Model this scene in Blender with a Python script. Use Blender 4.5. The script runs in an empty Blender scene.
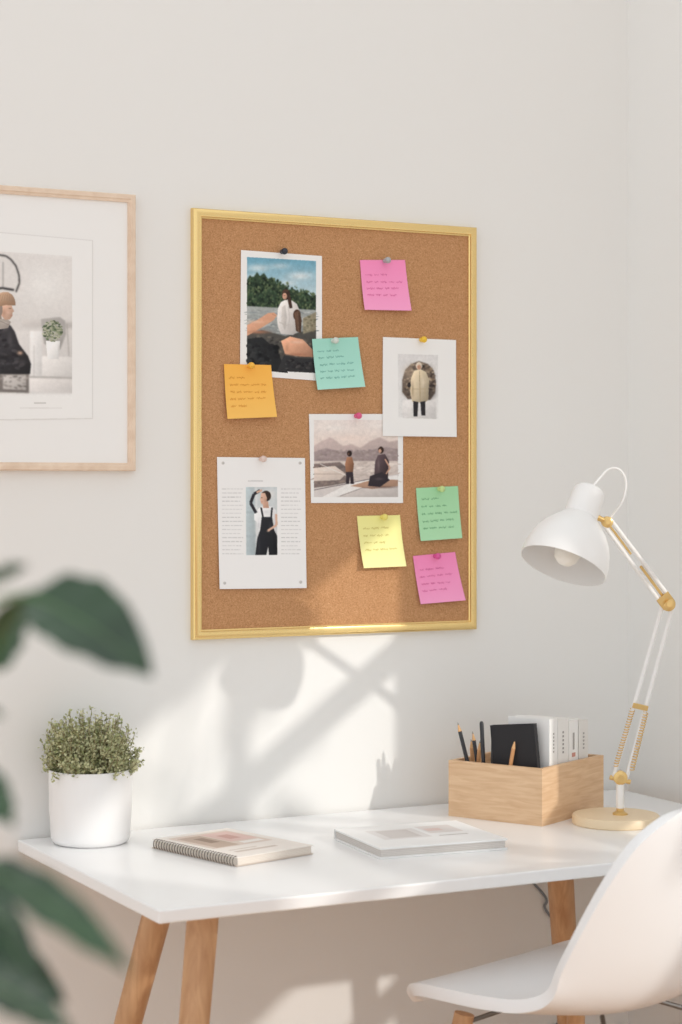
import bpy, math, random
import numpy as np
from mathutils import Vector, Matrix
random.seed(7)
scene=bpy.context.scene
COL=scene.collection
scene.view_settings.view_transform='Standard'

# ---------- camera survey ----------
CZ=1.376; TH=math.radians(27.3); FP=1990.0; HZ=487.0
F=Vector((math.sin(TH),math.cos(TH),0)); R=Vector((math.cos(TH),-math.sin(TH),0)); CP=Vector((0,0,CZ))
WY=3.41; RX=2.433; DZ=0.75
def ray(px,py): return F+R*((px-341)/FP)+Vector((0,0,(HZ-py)/FP))
def wp(px,py,off=0.0):
    d=ray(px,py); return CP+d*((WY-off)/d.y)
def at(px,py,d): return CP+ray(px,py)*d
def lin(c):
    o=[]
    for v in c[:3]:
        v=min(max(v,0),255)/255.0
        o.append(v/12.92 if v<=0.04045 else ((v+0.055)/1.055)**2.4)
    return tuple(o)

# ---------- materials ----------
def mat(name,rgb,rough=0.6,metal=0.0,spec=0.5,noise=None,bump=None,coat=0.0):
    m=bpy.data.materials.new(name); m.use_nodes=True
    nt=m.node_tree; b=nt.nodes['Principled BSDF']
    c=lin(rgb)
    b.inputs['Base Color'].default_value=(*c,1)
    b.inputs['Roughness'].default_value=rough
    b.inputs['Metallic'].default_value=metal
    b.inputs['Specular IOR Level'].default_value=spec
    b.inputs['Coat Weight'].default_value=coat
    b.inputs['Coat Roughness'].default_value=0.18
    if noise or bump:
        tc=nt.nodes.new('ShaderNodeTexCoord')
    if noise:
        sc,rgb2=noise
        n=nt.nodes.new('ShaderNodeTexNoise'); n.inputs['Scale'].default_value=sc; n.inputs['Detail'].default_value=4
        mx=nt.nodes.new('ShaderNodeMix'); mx.data_type='RGBA'
        mx.inputs[6].default_value=(*c,1); mx.inputs[7].default_value=(*lin(rgb2),1)
        mr=nt.nodes.new('ShaderNodeMapRange'); mr.inputs[1].default_value=.35; mr.inputs[2].default_value=.65
        nt.links.new(tc.outputs['Object'],n.inputs['Vector'])
        nt.links.new(n.outputs['Fac'],mr.inputs[0]); nt.links.new(mr.outputs[0],mx.inputs[0]); nt.links.new(mx.outputs[2],b.inputs['Base Color'])
    if bump:
        sc,st=bump
        n=nt.nodes.new('ShaderNodeTexNoise'); n.inputs['Scale'].default_value=sc; n.inputs['Detail'].default_value=5
        bp=nt.nodes.new('ShaderNodeBump'); bp.inputs['Strength'].default_value=st; bp.inputs['Distance'].default_value=0.002
        nt.links.new(tc.outputs['Object'],n.inputs['Vector'])
        nt.links.new(n.outputs['Fac'],bp.inputs['Height']); nt.links.new(bp.outputs['Normal'],b.inputs['Normal'])
    return m
def wood(name,c1,c2,scale=(6,6,60),rough=0.5,freq=3.0):
    m=bpy.data.materials.new(name); m.use_nodes=True
    nt=m.node_tree; b=nt.nodes['Principled BSDF']; b.inputs['Roughness'].default_value=rough
    tc=nt.nodes.new('ShaderNodeTexCoord'); mp=nt.nodes.new('ShaderNodeMapping'); mp.inputs['Scale'].default_value=scale
    n=nt.nodes.new('ShaderNodeTexNoise'); n.inputs['Scale'].default_value=freq; n.inputs['Detail'].default_value=6; n.inputs['Distortion'].default_value=0.6
    cr=nt.nodes.new('ShaderNodeValToRGB'); cr.color_ramp.elements[0].position=0.3; cr.color_ramp.elements[1].position=0.7
    cr.color_ramp.elements[0].color=(*lin(c1),1); cr.color_ramp.elements[1].color=(*lin(c2),1)
    nt.links.new(tc.outputs['Object'],mp.inputs[0]); nt.links.new(mp.outputs[0],n.inputs['Vector'])
    nt.links.new(n.outputs['Fac'],cr.inputs[0]); nt.links.new(cr.outputs[0],b.inputs['Base Color'])
    return m
def cork():
    m=bpy.data.materials.new('cork'); m.use_nodes=True
    nt=m.node_tree; b=nt.nodes['Principled BSDF']; b.inputs['Roughness'].default_value=0.9; b.inputs['Specular IOR Level'].default_value=0.15
    tc=nt.nodes.new('ShaderNodeTexCoord')
    n=nt.nodes.new('ShaderNodeTexNoise'); n.inputs['Scale'].default_value=420; n.inputs['Detail'].default_value=5; n.inputs['Roughness'].default_value=0.7
    cr=nt.nodes.new('ShaderNodeValToRGB'); e=cr.color_ramp.elements
    e[0].position=0.3; e[0].color=(*lin((150,102,64)),1)
    e[1].position=0.72; e[1].color=(*lin((220,176,134)),1)
    x=e.new(0.42); x.color=(*lin((186,138,96)),1)
    x=e.new(0.58); x.color=(*lin((200,152,110)),1)
    v=nt.nodes.new('ShaderNodeTexNoise'); v.inputs['Scale'].default_value=1400; v.inputs['Detail'].default_value=2
    mx=nt.nodes.new('ShaderNodeMix'); mx.data_type='RGBA'; mx.blend_type='OVERLAY'; mx.inputs[0].default_value=0.5
    bp=nt.nodes.new('ShaderNodeBump'); bp.inputs['Strength'].default_value=0.15; bp.inputs['Distance'].default_value=0.001
    for q in (n,v): nt.links.new(tc.outputs['Object'],q.inputs['Vector'])
    nt.links.new(n.outputs['Fac'],cr.inputs[0]); nt.links.new(cr.outputs[0],mx.inputs[6])
    nt.links.new(v.outputs['Fac'],mx.inputs[7])
    nt.links.new(mx.outputs[2],b.inputs['Base Color'])
    nt.links.new(n.outputs['Fac'],bp.inputs['Height']); nt.links.new(bp.outputs[0],b.inputs['Normal'])
    return m
def vcol(name,rough=0.6,spec=0.3):
    m=bpy.data.materials.new(name); m.use_nodes=True
    nt=m.node_tree; b=nt.nodes['Principled BSDF']; b.inputs['Roughness'].default_value=rough; b.inputs['Specular IOR Level'].default_value=spec
    a=nt.nodes.new('ShaderNodeVertexColor'); a.layer_name='Col'
    nt.links.new(a.outputs['Color'],b.inputs['Base Color'])
    return m

M={}
M['wall']=mat('wall_plaster',(238,237,234),0.9,spec=0.2,bump=(40,0.10))
M['trim']=mat('white_trim',(240,238,234),0.5)
M['floor']=wood('oak_floor',(212,172,138),(228,192,160),(2,14,1),0.5,3)
M['desk']=mat('desk_white_lacquer',(243,243,243),0.25,spec=0.5)
M['leg']=wood('leg_beech',(186,140,100),(212,170,128),(10,10,1.5),0.45,6)
M['gold']=mat('brushed_gold',(242,212,146),0.27,0.88,bump=(60,0.04))
M['cork']=cork()
M['ash']=wood('ash_frame',(224,198,174),(238,216,194),(8,8,8),0.5,5)
M['box']=wood('pine_box',(216,176,136),(234,200,162),(4,4,34),0.55,4)
M['print']=vcol('printed_paper',0.6,0.2)
M['note']=vcol('note_paper',0.85,0.1)
M['lampwhite']=mat('lamp_white_enamel',(242,241,239),0.3,spec=0.5)
M['brass']=mat('lamp_brass',(228,194,130),0.3,0.8)
M['lampbase']=mat('pale_wood_base',(238,216,182),0.45,0.0)
M['bulb']=mat('frosted_bulb',(250,246,236),0.3)
M['chair']=mat('chair_white_plastic',(241,242,243),0.35)
M['steel']=mat('grey_steel',(120,118,116),0.4,0.8)
M['ceramic']=mat('white_ceramic',(242,241,240),0.35)
M['soil']=mat('potting_soil',(70,52,40),0.95,noise=(60,(40,30,24)))
M['herb']=mat('herb_leaf',(142,150,100),0.75,noise=(70,(214,212,172)))
M['twig']=mat('herb_twig',(140,126,92),0.8)
M['leaf']=mat('rubber_leaf',(22,52,28),0.34,spec=.5,noise=(7,(50,88,50)),coat=.45)
M['vein']=mat('leaf_vein',(104,136,90),0.4)
M['bark']=mat('plant_stem',(96,84,58),0.8)
M['treeleaf']=mat('tree_leaf',(88,124,64),0.6)
M['terra']=mat('planter_grey',(200,196,190),0.7)
M['wire']=mat('wire_binding',(120,112,104),0.35,0.8)
M['cable']=mat('grey_cable',(128,134,140),0.5)
M['graphite']=mat('graphite',(40,40,42),0.5)
M['pencilwood']=mat('pencil_wood',(222,176,126),0.7)

# ---------- geometry builder ----------
class B:
    def __init__(s): s.v=[];s.f=[];s.m=[];s.c=[];s.usec=False
    def add(s,vs,fs,mi=0,col=None):
        o=len(s.v)
        s.v+= [Vector(p) for p in vs]
        s.f+= [tuple(i+o for i in f) for f in fs]; s.m+=[mi]*len(fs)
        if col is None: s.c+=[(1,1,1)]*len(vs)
        else:
            s.usec=True
            if isinstance(col,list): s.c+=[lin(k) for k in col]
            else: s.c+=[lin(col)]*len(vs)
    def obox(s,o,ex,ey,ez,mi=0,col=None):
        o=Vector(o);ex=Vector(ex);ey=Vector(ey);ez=Vector(ez)
        vs=[o,o+ex,o+ex+ey,o+ey,o+ez,o+ex+ez,o+ex+ey+ez,o+ey+ez]
        s.add(vs,[(0,3,2,1),(4,5,6,7),(0,1,5,4),(1,2,6,5),(2,3,7,6),(3,0,4,7)],mi,col)
    def box(s,a,b,mi=0,col=None):
        s.obox(a,(b[0]-a[0],0,0),(0,b[1]-a[1],0),(0,0,b[2]-a[2]),mi,col)
    def tube(s,path,rad,n=12,mi=0,caps=True,closed=False,col=None):
        path=[Vector(p) for p in path]; N=len(path)
        if not isinstance(rad,(list,tuple)): rad=[rad]*N
        vs=[];prev=None
        for i,p in enumerate(path):
            if closed: t=path[(i+1)%N]-path[i-1]
            else: t=path[min(i+1,N-1)]-path[max(i-1,0)]
            t.normalize()
            if prev is None:
                a=Vector((0,0,1)) if abs(t.z)<0.9 else Vector((1,0,0))
                u=t.cross(a).normalized()
            else:
                u=(prev-t*prev.dot(t)).normalized()
            prev=u; w=t.cross(u)
            for k in range(n):
                an=2*math.pi*k/n
                vs.append(p+(u*math.cos(an)+w*math.sin(an))*rad[i])
        fs=[]
        for i in range(N if closed else N-1):
            j=(i+1)%N
            for k in range(n):
                l=(k+1)%n
                fs.append((i*n+k,i*n+l,j*n+l,j*n+k))
        if caps and not closed:
            fs.append(tuple(range(n))[::-1]); fs.append(tuple((N-1)*n+k for k in range(n)))
        s.add(vs,fs,mi,col)
    def cyl(s,a,b,r0,r1=None,n=20,mi=0,col=None):
        s.tube([a,b],[r0,r0 if r1 is None else r1],n,mi,True,False,col)
    def lathe(s,prof,o,axis=(0,0,1),n=40,mi=0,col=None):
        o=Vector(o);ax=Vector(axis).normalized()
        a=Vector((0,0,1)) if abs(ax.z)<0.9 else Vector((1,0,0))
        u=ax.cross(a).normalized(); w=ax.cross(u)
        vs=[]
        for r,h in prof:
            for k in range(n):
                an=2*math.pi*k/n
                vs.append(o+ax*h+(u*math.cos(an)+w*math.sin(an))*max(r,1e-5))
        fs=[]
        for i in range(len(prof)-1):
            for k in range(n):
                l=(k+1)%n
                fs.append((i*n+k,i*n+l,(i+1)*n+l,(i+1)*n+k))
        s.add(vs,fs,mi,col)
    def build(s,name,mats,root=None,origin=None,smooth=40,bevel=0,local=False,top=None):
        if origin is None:
            if root is not None and not local: origin=Vector(root.location)
            elif local: origin=Vector((0,0,0))
            else:
                xs=[p.x for p in s.v];ys=[p.y for p in s.v];zs=[p.z for p in s.v]
                origin=Vector(((min(xs)+max(xs))/2,(min(ys)+max(ys))/2,min(zs)))
        me=bpy.data.meshes.new(name)
        me.from_pydata([tuple(p-origin) for p in s.v],[],s.f)
        if not isinstance(mats,(list,tuple)): mats=[mats]
        for m in mats: me.materials.append(m)
        me.polygons.foreach_set('material_index',s.m)
        if s.usec:
            ca=me.color_attributes.new('Col','FLOAT_COLOR','POINT')
            ca.data.foreach_set('color',[x for c in s.c for x in (c[0],c[1],c[2],1.0)])
        if smooth:
            me.polygons.foreach_set('use_smooth',[True]*len(me.polygons))
            me.set_sharp_from_angle(angle=math.radians(smooth))
        me.update()
        ob=bpy.data.objects.new(name,me); COL.objects.link(ob)
        if root is not None:
            ob.parent=root
            if not local: ob.location=origin-Vector(root.location)
        else: ob.location=origin
        if bevel:
            md=ob.modifiers.new('bevel','BEVEL'); md.width=bevel; md.segments=3; md.limit_method='ANGLE'
        if top: tag(ob,*top)
        return ob
def tag(ob,label,cat,group=None):
    ob['label']=label; ob['category']=cat
    if group: ob['group']=group
def root(name,loc,label,cat,group=None,rotz=0):
    e=bpy.data.objects.new(name,None); e.empty_display_size=0.05; e.location=loc; e.rotation_euler[2]=rotz
    COL.objects.link(e); tag(e,label,cat,group); return e
def struct(ob): ob['kind']='structure'
def catmull(pts,n=8):
    pts=[Vector(p) for p in pts]; out=[]
    for i in range(len(pts)-1):
        p0=pts[max(i-1,0)];p1=pts[i];p2=pts[i+1];p3=pts[min(i+2,len(pts)-1)]
        for k in range(n):
            t=k/n
            out.append(0.5*((2*p1)+(p2-p0)*t+(2*p0-5*p1+4*p2-p3)*t*t+(3*p1-p0-3*p2+p3)*t**3))
    out.append(pts[-1]); return out
Z=Vector((0,0,1))

# ---------- room ----------
b=B(); b.box((-1.6,WY,0),(RX+0.12,WY+0.12,3.6)); o=b.build('wall_back',M['wall'],smooth=0); struct(o)
wy0,wy1,wz0,wz1=0.80,2.56,0.50,1.80
b=B()
b.box((RX,-4.5,0),(RX+0.12,wy0,3.6)); b.box((RX,wy1,0),(RX+0.12,WY,3.6))
b.box((RX,wy0,0),(RX+0.12,wy1,wz0)); b.box((RX,wy0,wz1),(RX+0.12,wy1,3.6))
o=b.build('wall_right',M['wall'],smooth=0); struct(o)
b=B(); t=0.04
b.box((RX+0.01,wy0,wz0),(RX+0.06,wy0+t,wz1)); b.box((RX+0.01,wy1-t,wz0),(RX+0.06,wy1,wz1))
b.box((RX+0.01,wy0+t,wz0),(RX+0.06,wy1-t,wz0+t)); b.box((RX+0.01,wy0+t,wz1-t),(RX+0.06,wy1-t,wz1))
b.box((RX+0.02,1.93,wz0+t),(RX+0.05,1.97,wz1-t))
for zz in (.78,1.02,1.45): b.box((RX+0.02,wy0+t,zz),(RX+0.05,wy1-t,zz+.05))
o=b.build('window_1',M['trim'],smooth=0); struct(o)
b=B(); b.box((-1.6,-4.5,-0.05),(RX+0.12,WY+0.12,0)); o=b.build('floor',M['floor'],smooth=0); struct(o)

# ---------- unseen tree added outside the window to throw soft leaf shadows indoors ----------
tr=random.Random(12)
T0=Vector((3.0,.95,0))
rt=root('tree',T0,'unseen young broadleaf tree added outside the window to dapple the sunlight','tree')
b=B(); tk=catmull([T0,T0+Vector((.03,.05,.9)),T0+Vector((-.02,-.05,1.7)),T0+Vector((.05,.0,2.4))],6)
b.tube(tk,[.018-.012*i/(len(tk)-1) for i in range(len(tk))],10)
tips=[]
for k in range(8):
    p=tk[8+k%10]; a=tr.uniform(-.4,.4)+ (0 if k%2 else math.pi)
    e=p+Vector((math.sin(a)*.2,math.cos(a)*tr.uniform(.3,.6),tr.uniform(.1,.35)))
    br=catmull([p,p.lerp(e,.5)+Z*.06,e],6); b.tube(br,[.008-.005*i/(len(br)-1) for i in range(len(br))],6); tips.append(br)
b.build('trunk',M['bark'],rt)
b=B()
for br in tips:
    for k in range(3):
        q=br[tr.randrange(4,len(br))]; d=Vector((tr.gauss(0,.5),tr.gauss(0,1),tr.gauss(0,.9))).normalized()
        l=tr.uniform(.17,.28); s_=d.cross(Vector((.9,-.2,.4))).normalized()*l*.22
        b.add([q,q+d*l*.25+s_*.8,q+d*l*.55+s_,q+d*l*.85+s_*.5,q+d*l,q+d*l*.85-s_*.5,q+d*l*.55-s_,q+d*l*.25-s_*.8],[tuple(range(8))])
b.build('foliage',M['treeleaf'],rt,smooth=0)

# ---------- cork board ----------
fd=0.016; fw=0.0185
bx0=wp(190.5,400,0).x; bx1=wp(478,400,fd).x; bz0,bz1=1.0925,1.893
rt=root('cork_board',((bx0+bx1)/2,WY,bz0),'cork pin board with thin gold frame, pinned with prints and notes','pin board')
def frame(x0,x1,z0,z1,w,yb,yf,step,prof=None):
    b=B(); prof=prof or [(0,yb),(0,yf+0.003),(0.002,yf),(w*0.6,yf),(w*0.72,yf+step*0.6),(w,yf+step),(w,yb)]
    vs=[];n=len(prof)
    for cx,cz,sx,sz in ((x0,z0,1,1),(x1,z0,-1,1),(x1,z1,-1,-1),(x0,z1,1,-1)):
        for i,y in prof: vs.append((cx+sx*i,y,cz+sz*i))
    fs=[]
    for k in range(4):
        l=(k+1)%4
        for i in range(n):
            j=(i+1)%n
            fs.append((k*n+i,l*n+i,l*n+j,k*n+j))
    b.add(vs,fs); return b
yf=WY-fd
pr=[(0,WY),(0,yf+.006)]+[(fw*(.5-.5*math.cos(a)) ,yf+.006-.006*math.sin(a)) for a in [math.pi*k/12*0.72 for k in range(1,13)]]+[(fw*.86,yf+.004),(fw,yf+.0055),(fw,WY)]
frame(bx0,bx1,bz0,bz1,fw,WY,yf,0.005,pr).build('frame',M['gold'],rt,smooth=35)
b=B(); b.box((bx0+fw*0.9,WY-0.008,bz0+fw*0.9),(bx1-fw*0.9,WY-0.001,bz1-fw*0.9)); b.build('cork_panel',M['cork'],rt,smooth=0)
CO=0.0086

# ---------- printed sheets ----------
def blur(a,sig):
    if sig<=0: return a
    r=int(3*sig)+1; k=np.exp(-np.arange(-r,r+1)**2/(2*sig*sig)); k/=k.sum()
    p=np.pad(a,((r,r),(0,0),(0,0)),mode='edge'); a=sum(k[i]*p[i:i+a.shape[0]] for i in range(2*r+1))
    p=np.pad(a,((0,0),(r,r),(0,0)),mode='edge'); return sum(k[i]*p[:,i:i+a.shape[1]] for i in range(2*r+1))
class Sheet:
    def __init__(s,q,off,curl=0.0,side=0.0):
        s.q=[Vector(p) for p in q]; s.off=off; s.curl=curl; s.side=side; s.b=B(); s.L=0
        TL,TR,BR,BL=s.q; ex=TR-TL; ey=BL-TL; s.TL=TL
        det=ex.x*ey.y-ex.y*ey.x
        s.inv=lambda p:(((p.x-TL.x)*ey.y-(p.y-TL.y)*ey.x)/det,(ex.x*(p.y-TL.y)-ex.y*(p.x-TL.x))/det)
    def st(s,u,t):
        TL,TR,BR,BL=s.q
        return (TL*(1-u)+TR*u)*(1-t)+(BL*(1-u)+BR*u)*t
    def P(s,p,lift=0):
        p=Vector(p); u,t=s.inv(p)
        c=s.curl*max(t,0)**2.2+s.side*max(u,0)**3*max(t,0)
        w=wp(p.x,p.y,s.off); w.y-=c+lift; return w
    def base(s,col,n=10,col2=None):
        vs=[];cs=[]
        for j in range(n+1):
            for i in range(n+1):
                vs.append(s.P(s.st(i/n,j/n)))
                if col2: cs.append(tuple(col[k]*(1-j/n)+col2[k]*j/n for k in range(3)))
                else: cs.append(col)
        fs=[(j*(n+1)+i,j*(n+1)+i+1,(j+1)*(n+1)+i+1,(j+1)*(n+1)+i) for j in range(n) for i in range(n)]
        s.b.add(vs,fs,0,cs); return s
    def poly(s,pts,col,L=None):
        if L is None: s.L+=1; L=s.L
        s.b.add([s.P(p,0.00004*L+0.0002) for p in pts],[tuple(range(len(pts)))],0,col); return s
    def line(s,pts,w,col):
        s.L+=1
        for a,bb in zip(pts[:-1],pts[1:]):
            a=Vector(a);c=Vector(bb);d=(c-a)
            if d.length<1e-6: continue
            d.normalize(); nn=Vector((-d.y,d.x))*w/2
            s.poly([a-nn,c-nn,c+nn,a+nn],col,s.L)
        return s
    def write(s,rows,col,u0=0.1,w=0.36):
        rnd=random
        for t,ln in rows:
            x=u0+rnd.uniform(-.02,.02); end=u0+ln; drift=rnd.uniform(-.03,.01)
            while x<end:
                wl=rnd.uniform(0.08,0.2); k=int(wl/0.032)+1; pts=[]
                for i in range(k*2+1):
                    u=x+wl*i/(k*2)+rnd.uniform(-.006,.006); dy=(0.016 if i%2 else -0.016)*rnd.uniform(0.2,1.6)+drift*(x-u0)
                    pts.append(s.st(min(u,0.93),t+dy))
                L=s.L; s.line(pts,w,col); s.L=L+.2; x+=wl+0.045
    def build(s,name,m,label,cat,group):
        return s.b.build(name,m,smooth=60,top=(label,cat,group))
class Photo(Sheet):
    """printed sheet: tones are computed on a fine grid and stored on the mesh vertices"""
    SS=4
    def base(s,col,n=None,col2=None):
        xs=[p.x for p in s.q]; ys=[p.y for p in s.q]
        s.x0,s.y0=min(xs)-1,min(ys)-1
        W=int((max(xs)+1-s.x0)*s.SS)+1; H=int((max(ys)+1-s.y0)*s.SS)+1
        s.img=np.empty((H,W,3)); s.img[:]=col
        s.gx=(np.arange(W)+.5)/s.SS+s.x0; s.gy=(np.arange(H)+.5)/s.SS+s.y0
        return s
    def poly(s,pts,col,L=None,shade=.10,grad=None):
        P=np.array([(p[0],p[1]) for p in pts],float)
        i0=max(int((P[:,0].min()-s.x0)*s.SS)-1,0); i1=min(int((P[:,0].max()-s.x0)*s.SS)+2,s.img.shape[1])
        j0=max(int((P[:,1].min()-s.y0)*s.SS)-1,0); j1=min(int((P[:,1].max()-s.y0)*s.SS)+2,s.img.shape[0])
        if i1<=i0 or j1<=j0: return s
        X,Y=np.meshgrid(s.gx[i0:i1],s.gy[j0:j1]); m=np.zeros(X.shape,bool)
        n=len(P)
        for a in range(n):
            xa,ya=P[a]; xb,yb=P[(a+1)%n]
            if ya==yb: continue
            c=((Y<ya)!=(Y<yb)); m^= c & (X<(xb-xa)*(Y-ya)/(yb-ya)+xa)
        if grad is not None:
            t=np.clip((Y-P[:,1].min())/max(P[:,1].max()-P[:,1].min(),1e-6),0,1)[...,None]
            colr=np.array(col)*(1-t)+np.array(grad)*t
        else:
            colr=np.ones(X.shape+(3,))*np.array(col,float)
            if shade:
                u=(X-P[:,0].min())/max(P[:,0].max()-P[:,0].min(),1e-6)-.5
                v=(Y-P[:,1].min())/max(P[:,1].max()-P[:,1].min(),1e-6)-.5
                colr=colr*(1-shade*(u*1.1+v*.9))[...,None]
        sub=s.img[j0:j1,i0:i1]; sub[m]=colr[m]; return s
    def rect(s,x0,y0,x1,y1,c0,c1=None,sk=0):
        return s.poly([(x0,y0),(x1,y0+sk),(x1,y1+sk),(x0,y1)],c0,grad=c1 or c0)
    def ell(s,x,y,rx,ry,col,n=18,rot=0,shade=.12):
        ca,sa=math.cos(rot),math.sin(rot); pts=[]
        for k in range(n):
            a=2*math.pi*k/n; ex=rx*math.cos(a); ey=ry*math.sin(a)
            pts.append((x+ex*ca-ey*sa,y+ex*sa+ey*ca))
        return s.poly(pts,col,shade=shade)
    def soft(s,x,y,rx,ry,c0,c1=None,rot=0,a=.85):
        X,Y=np.meshgrid(s.gx,s.gy); r=((X-x)/rx)**2+((Y-y)/ry)**2
        w=(np.exp(-r*1.6)*a)[...,None]; w=w*s.lim(X,Y)[...,None]
        s.img=s.img*(1-w)+np.array(c1 or c0,float)*w; return s
    bound=None
    def lim(s,X,Y):
        if not s.bound: return np.ones(X.shape)
        x0,y0,x1,y1,sk=s.bound; t=(X-x0)/(x1-x0)
        return ((X>x0)&(X<x1)&(Y>y0+sk*t)&(Y<y1+sk*t)).astype(float)
    def spatter(s,x0,y0,x1,y1,cols,n,r0,r1,seed=1,asp=.6,sk=0,inside=None):
        rr=random.Random(seed)
        for k in range(n):
            u=rr.random(); x=x0+(x1-x0)*u; y=y0+(y1-y0)*rr.random()+sk*u
            if inside and not inside(x,y): continue
            c=rr.choice(cols); j=rr.uniform(-8,8); r=rr.uniform(r0,r1)
            s.ell(x,y,r,r*asp,tuple(v+j for v in c),8,rr.uniform(-.5,.5))
        return s
    def line(s,pts,w,col):
        for a,bb in zip(pts[:-1],pts[1:]):
            a=Vector(a);c=Vector(bb);d=(c-a)
            if d.length<1e-6: continue
            d.normalize(); nn=Vector((-d.y,d.x))*w/2
            s.poly([a-nn,c-nn,c+nn,a+nn],col,shade=0)
        return s
    def melt(s,sig,grain=0,seed=0):
        """soften everything printed so far inside the picture bound"""
        X,Y=np.meshgrid(s.gx,s.gy); w=s.lim(X,Y)[...,None]
        a=s.img*w; wb=blur(w,sig*s.SS); ab=blur(a,sig*s.SS)/np.maximum(wb,1e-3)
        if grain:
            g=np.random.RandomState(seed); H,W=w.shape[:2]
            n=sum(blur(g.randn(H,W,1),k)*k*1.6 for k in (1.2,4)); ab=ab*(1+grain*n)
        s.img=s.img*(1-w)+ab*w; return s
    def fade(s,k):
        X,Y=np.meshgrid(s.gx,s.gy); w=s.lim(X,Y)[...,None]*k
        s.img=s.img*(1-w)+np.array((250,244,238.))*w; return s
    def build(s,name,m,label=None,cat=None,group=None,rt=None):
        TL,TR,BR,BL=s.q
        nx=int((TR-TL).length*2.8); ny=int((BL-TL).length*2.8)
        im=blur(s.img,.18*s.SS)
        vs=[];cs=[]
        for j in range(ny+1):
            for i in range(nx+1):
                p=s.st(i/nx,j/ny); vs.append(s.P(p))
                fx=(p.x-s.x0)*s.SS-.5; fy=(p.y-s.y0)*s.SS-.5
                cs.append(tuple(im[min(max(int(fy+.5),0),im.shape[0]-1),min(max(int(fx+.5),0),im.shape[1]-1)]))
        fs=[(j*(nx+1)+i,j*(nx+1)+i+1,(j+1)*(nx+1)+i+1,(j+1)*(nx+1)+i) for j in range(ny) for i in range(nx)]
        s.b.add(vs,fs,0,cs)
        if rt is not None: return s.b.build(name,m,rt,smooth=0)
        return s.b.build(name,m,smooth=60,top=(label,cat,group))

W_=(246,245,243)
# photo 1 : lakeside couple
s=Photo([(241,250),(322,256),(322,381),(240,375)],CO+0.001).base(W_); s.bound=(247,257,316,369,4)
s.rect(247,257,316,303,(110,168,192),(224,233,235),4)
s.soft(258,268,14,4,(228,236,238)); s.soft(300,276,15,4.5,(238,240,240)); s.soft(280,266,12,3,(208,224,230)); s.soft(254,277,8,2.5,(228,234,236)); s.soft(288,283,10,2.5,(226,232,234))
s.melt(1.2)
s.poly([(247,280),(250,275),(253,278),(257,272),(260,276),(264,273),(268,279),(272,277),(277,284),(283,285),(288,290),(294,289),(300,293),(306,292),(311,296),(316,295),(316,311),(247,307)],(52,68,52))
hill=lambda x,y: y>276+max(0,(x-268))*.38+(2 if x<268 else 0) and 247<x<316
s.spatter(247,275,316,306,[(70,92,66),(34,50,38),(56,78,56),(88,104,72),(26,38,30),(104,118,84)],600,.5,1.3,3,1.4,4,hill)
s.rect(247,306,316,340,(176,180,178),(130,136,136),4)
s.spatter(248,309,315,336,[(196,200,198),(144,152,154),(166,172,170)],150,2,7,5,.12,3)
s.poly([(247,334),(262,330),(285,336),(316,328),(316,373),(247,369)],(82,80,76))
s.spatter(248,335,315,368,[(98,94,88),(58,56,56),(118,112,102),(72,70,66)],260,.8,2.4,6,.5,4)
s.poly([(247,339),(262,337),(276,349),(288,373),(247,369)],(40,42,44)); s.spatter(248,344,278,366,[(30,31,34),(52,54,56)],60,1,4,7,.8)
s.poly([(303,318),(316,312),(316,330),(303,334)],(150,142,120)); s.spatter(303,316,315,331,[(128,120,98),(174,166,142),(110,106,84)],50,.6,1.6,8)
s.melt(.4,.03,1)
# reaching arm
s.poly([(247,325),(258,319.5),(268,313),(274,312.5),(277,315),(274,320),(262,327.5),(247,336)],(222,168,138))
s.soft(258,332,12,2.2,(182,126,98)); s.soft(256,322,9,1.8,(238,196,168)); s.line([(272,314),(277,316.5)],.5,(184,130,104))
# woman in white, dark hair
s.poly([(277,320),(278,308),(281,302),(286,299.5),(292,300.5),(297,304),(300,312),(299,331),(293,335),(281,334),(278,327)],(226,221,217),shade=.22)
s.poly([(282,307),(285.4,305),(287,318),(285,331),(281,322)],(212,206,201)); s.line([(279,322),(286,325.5),(291,324)],.8,(202,195,190)); s.line([(288.5,306),(289.5,318),(288,329)],.7,(205,199,195)); s.soft(280,317,1.6,6,(242,240,238)); s.soft(290,328,4,4,(206,199,194))
s.ell(286,294.5,4.2,5.6,(66,50,42)); s.ell(284.7,296.2,2.3,3.3,(212,166,142)); s.soft(284.4,295.6,1.4,.5,(120,84,70)); s.soft(285.2,298.2,.8,.4,(170,106,94)); s.line([(282.6,292.6),(284.4,290.6),(288,291)],1.2,(88,66,54))
s.poly([(288.4,293),(291,298),(292.4,308),(289.6,308.5),(287.8,301)],(68,50,42))
s.ell(297,315,3.8,5.6,(76,56,46)); s.poly([(294.2,313),(299.4,310),(301.8,320),(300.8,333),(296,331)],(94,70,57),shade=.3); s.line([(296,314),(298,330)],.45,(126,98,80)); s.line([(299,313),(300.4,331)],.4,(64,48,40)); s.line([(297.6,312),(298.8,332)],.35,(140,110,90))
# second arm in front
s.poly([(281,341),(290,336.5),(303,339.5),(313,350),(314,357),(300,356.5),(285,354)],(218,164,134),shade=.25); s.soft(297,342,8,2.2,(238,196,170)); s.soft(298,354.5,12,1.6,(174,120,94)); s.soft(287,348,2.4,5,(196,142,114),a=.6)
s.poly([(284,355),(300,358),(316,359),(316,373),(277,371)],(52,52,54)); s.spatter(286,360,314,370,[(38,38,41),(70,68,68)],30,1,3,9)
s.melt(.24,.02,2)
s.build('photo_print',M['print'],'pinned colour print of people by a forested lake under blue sky','photo','prints pinned on the cork board')
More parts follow.
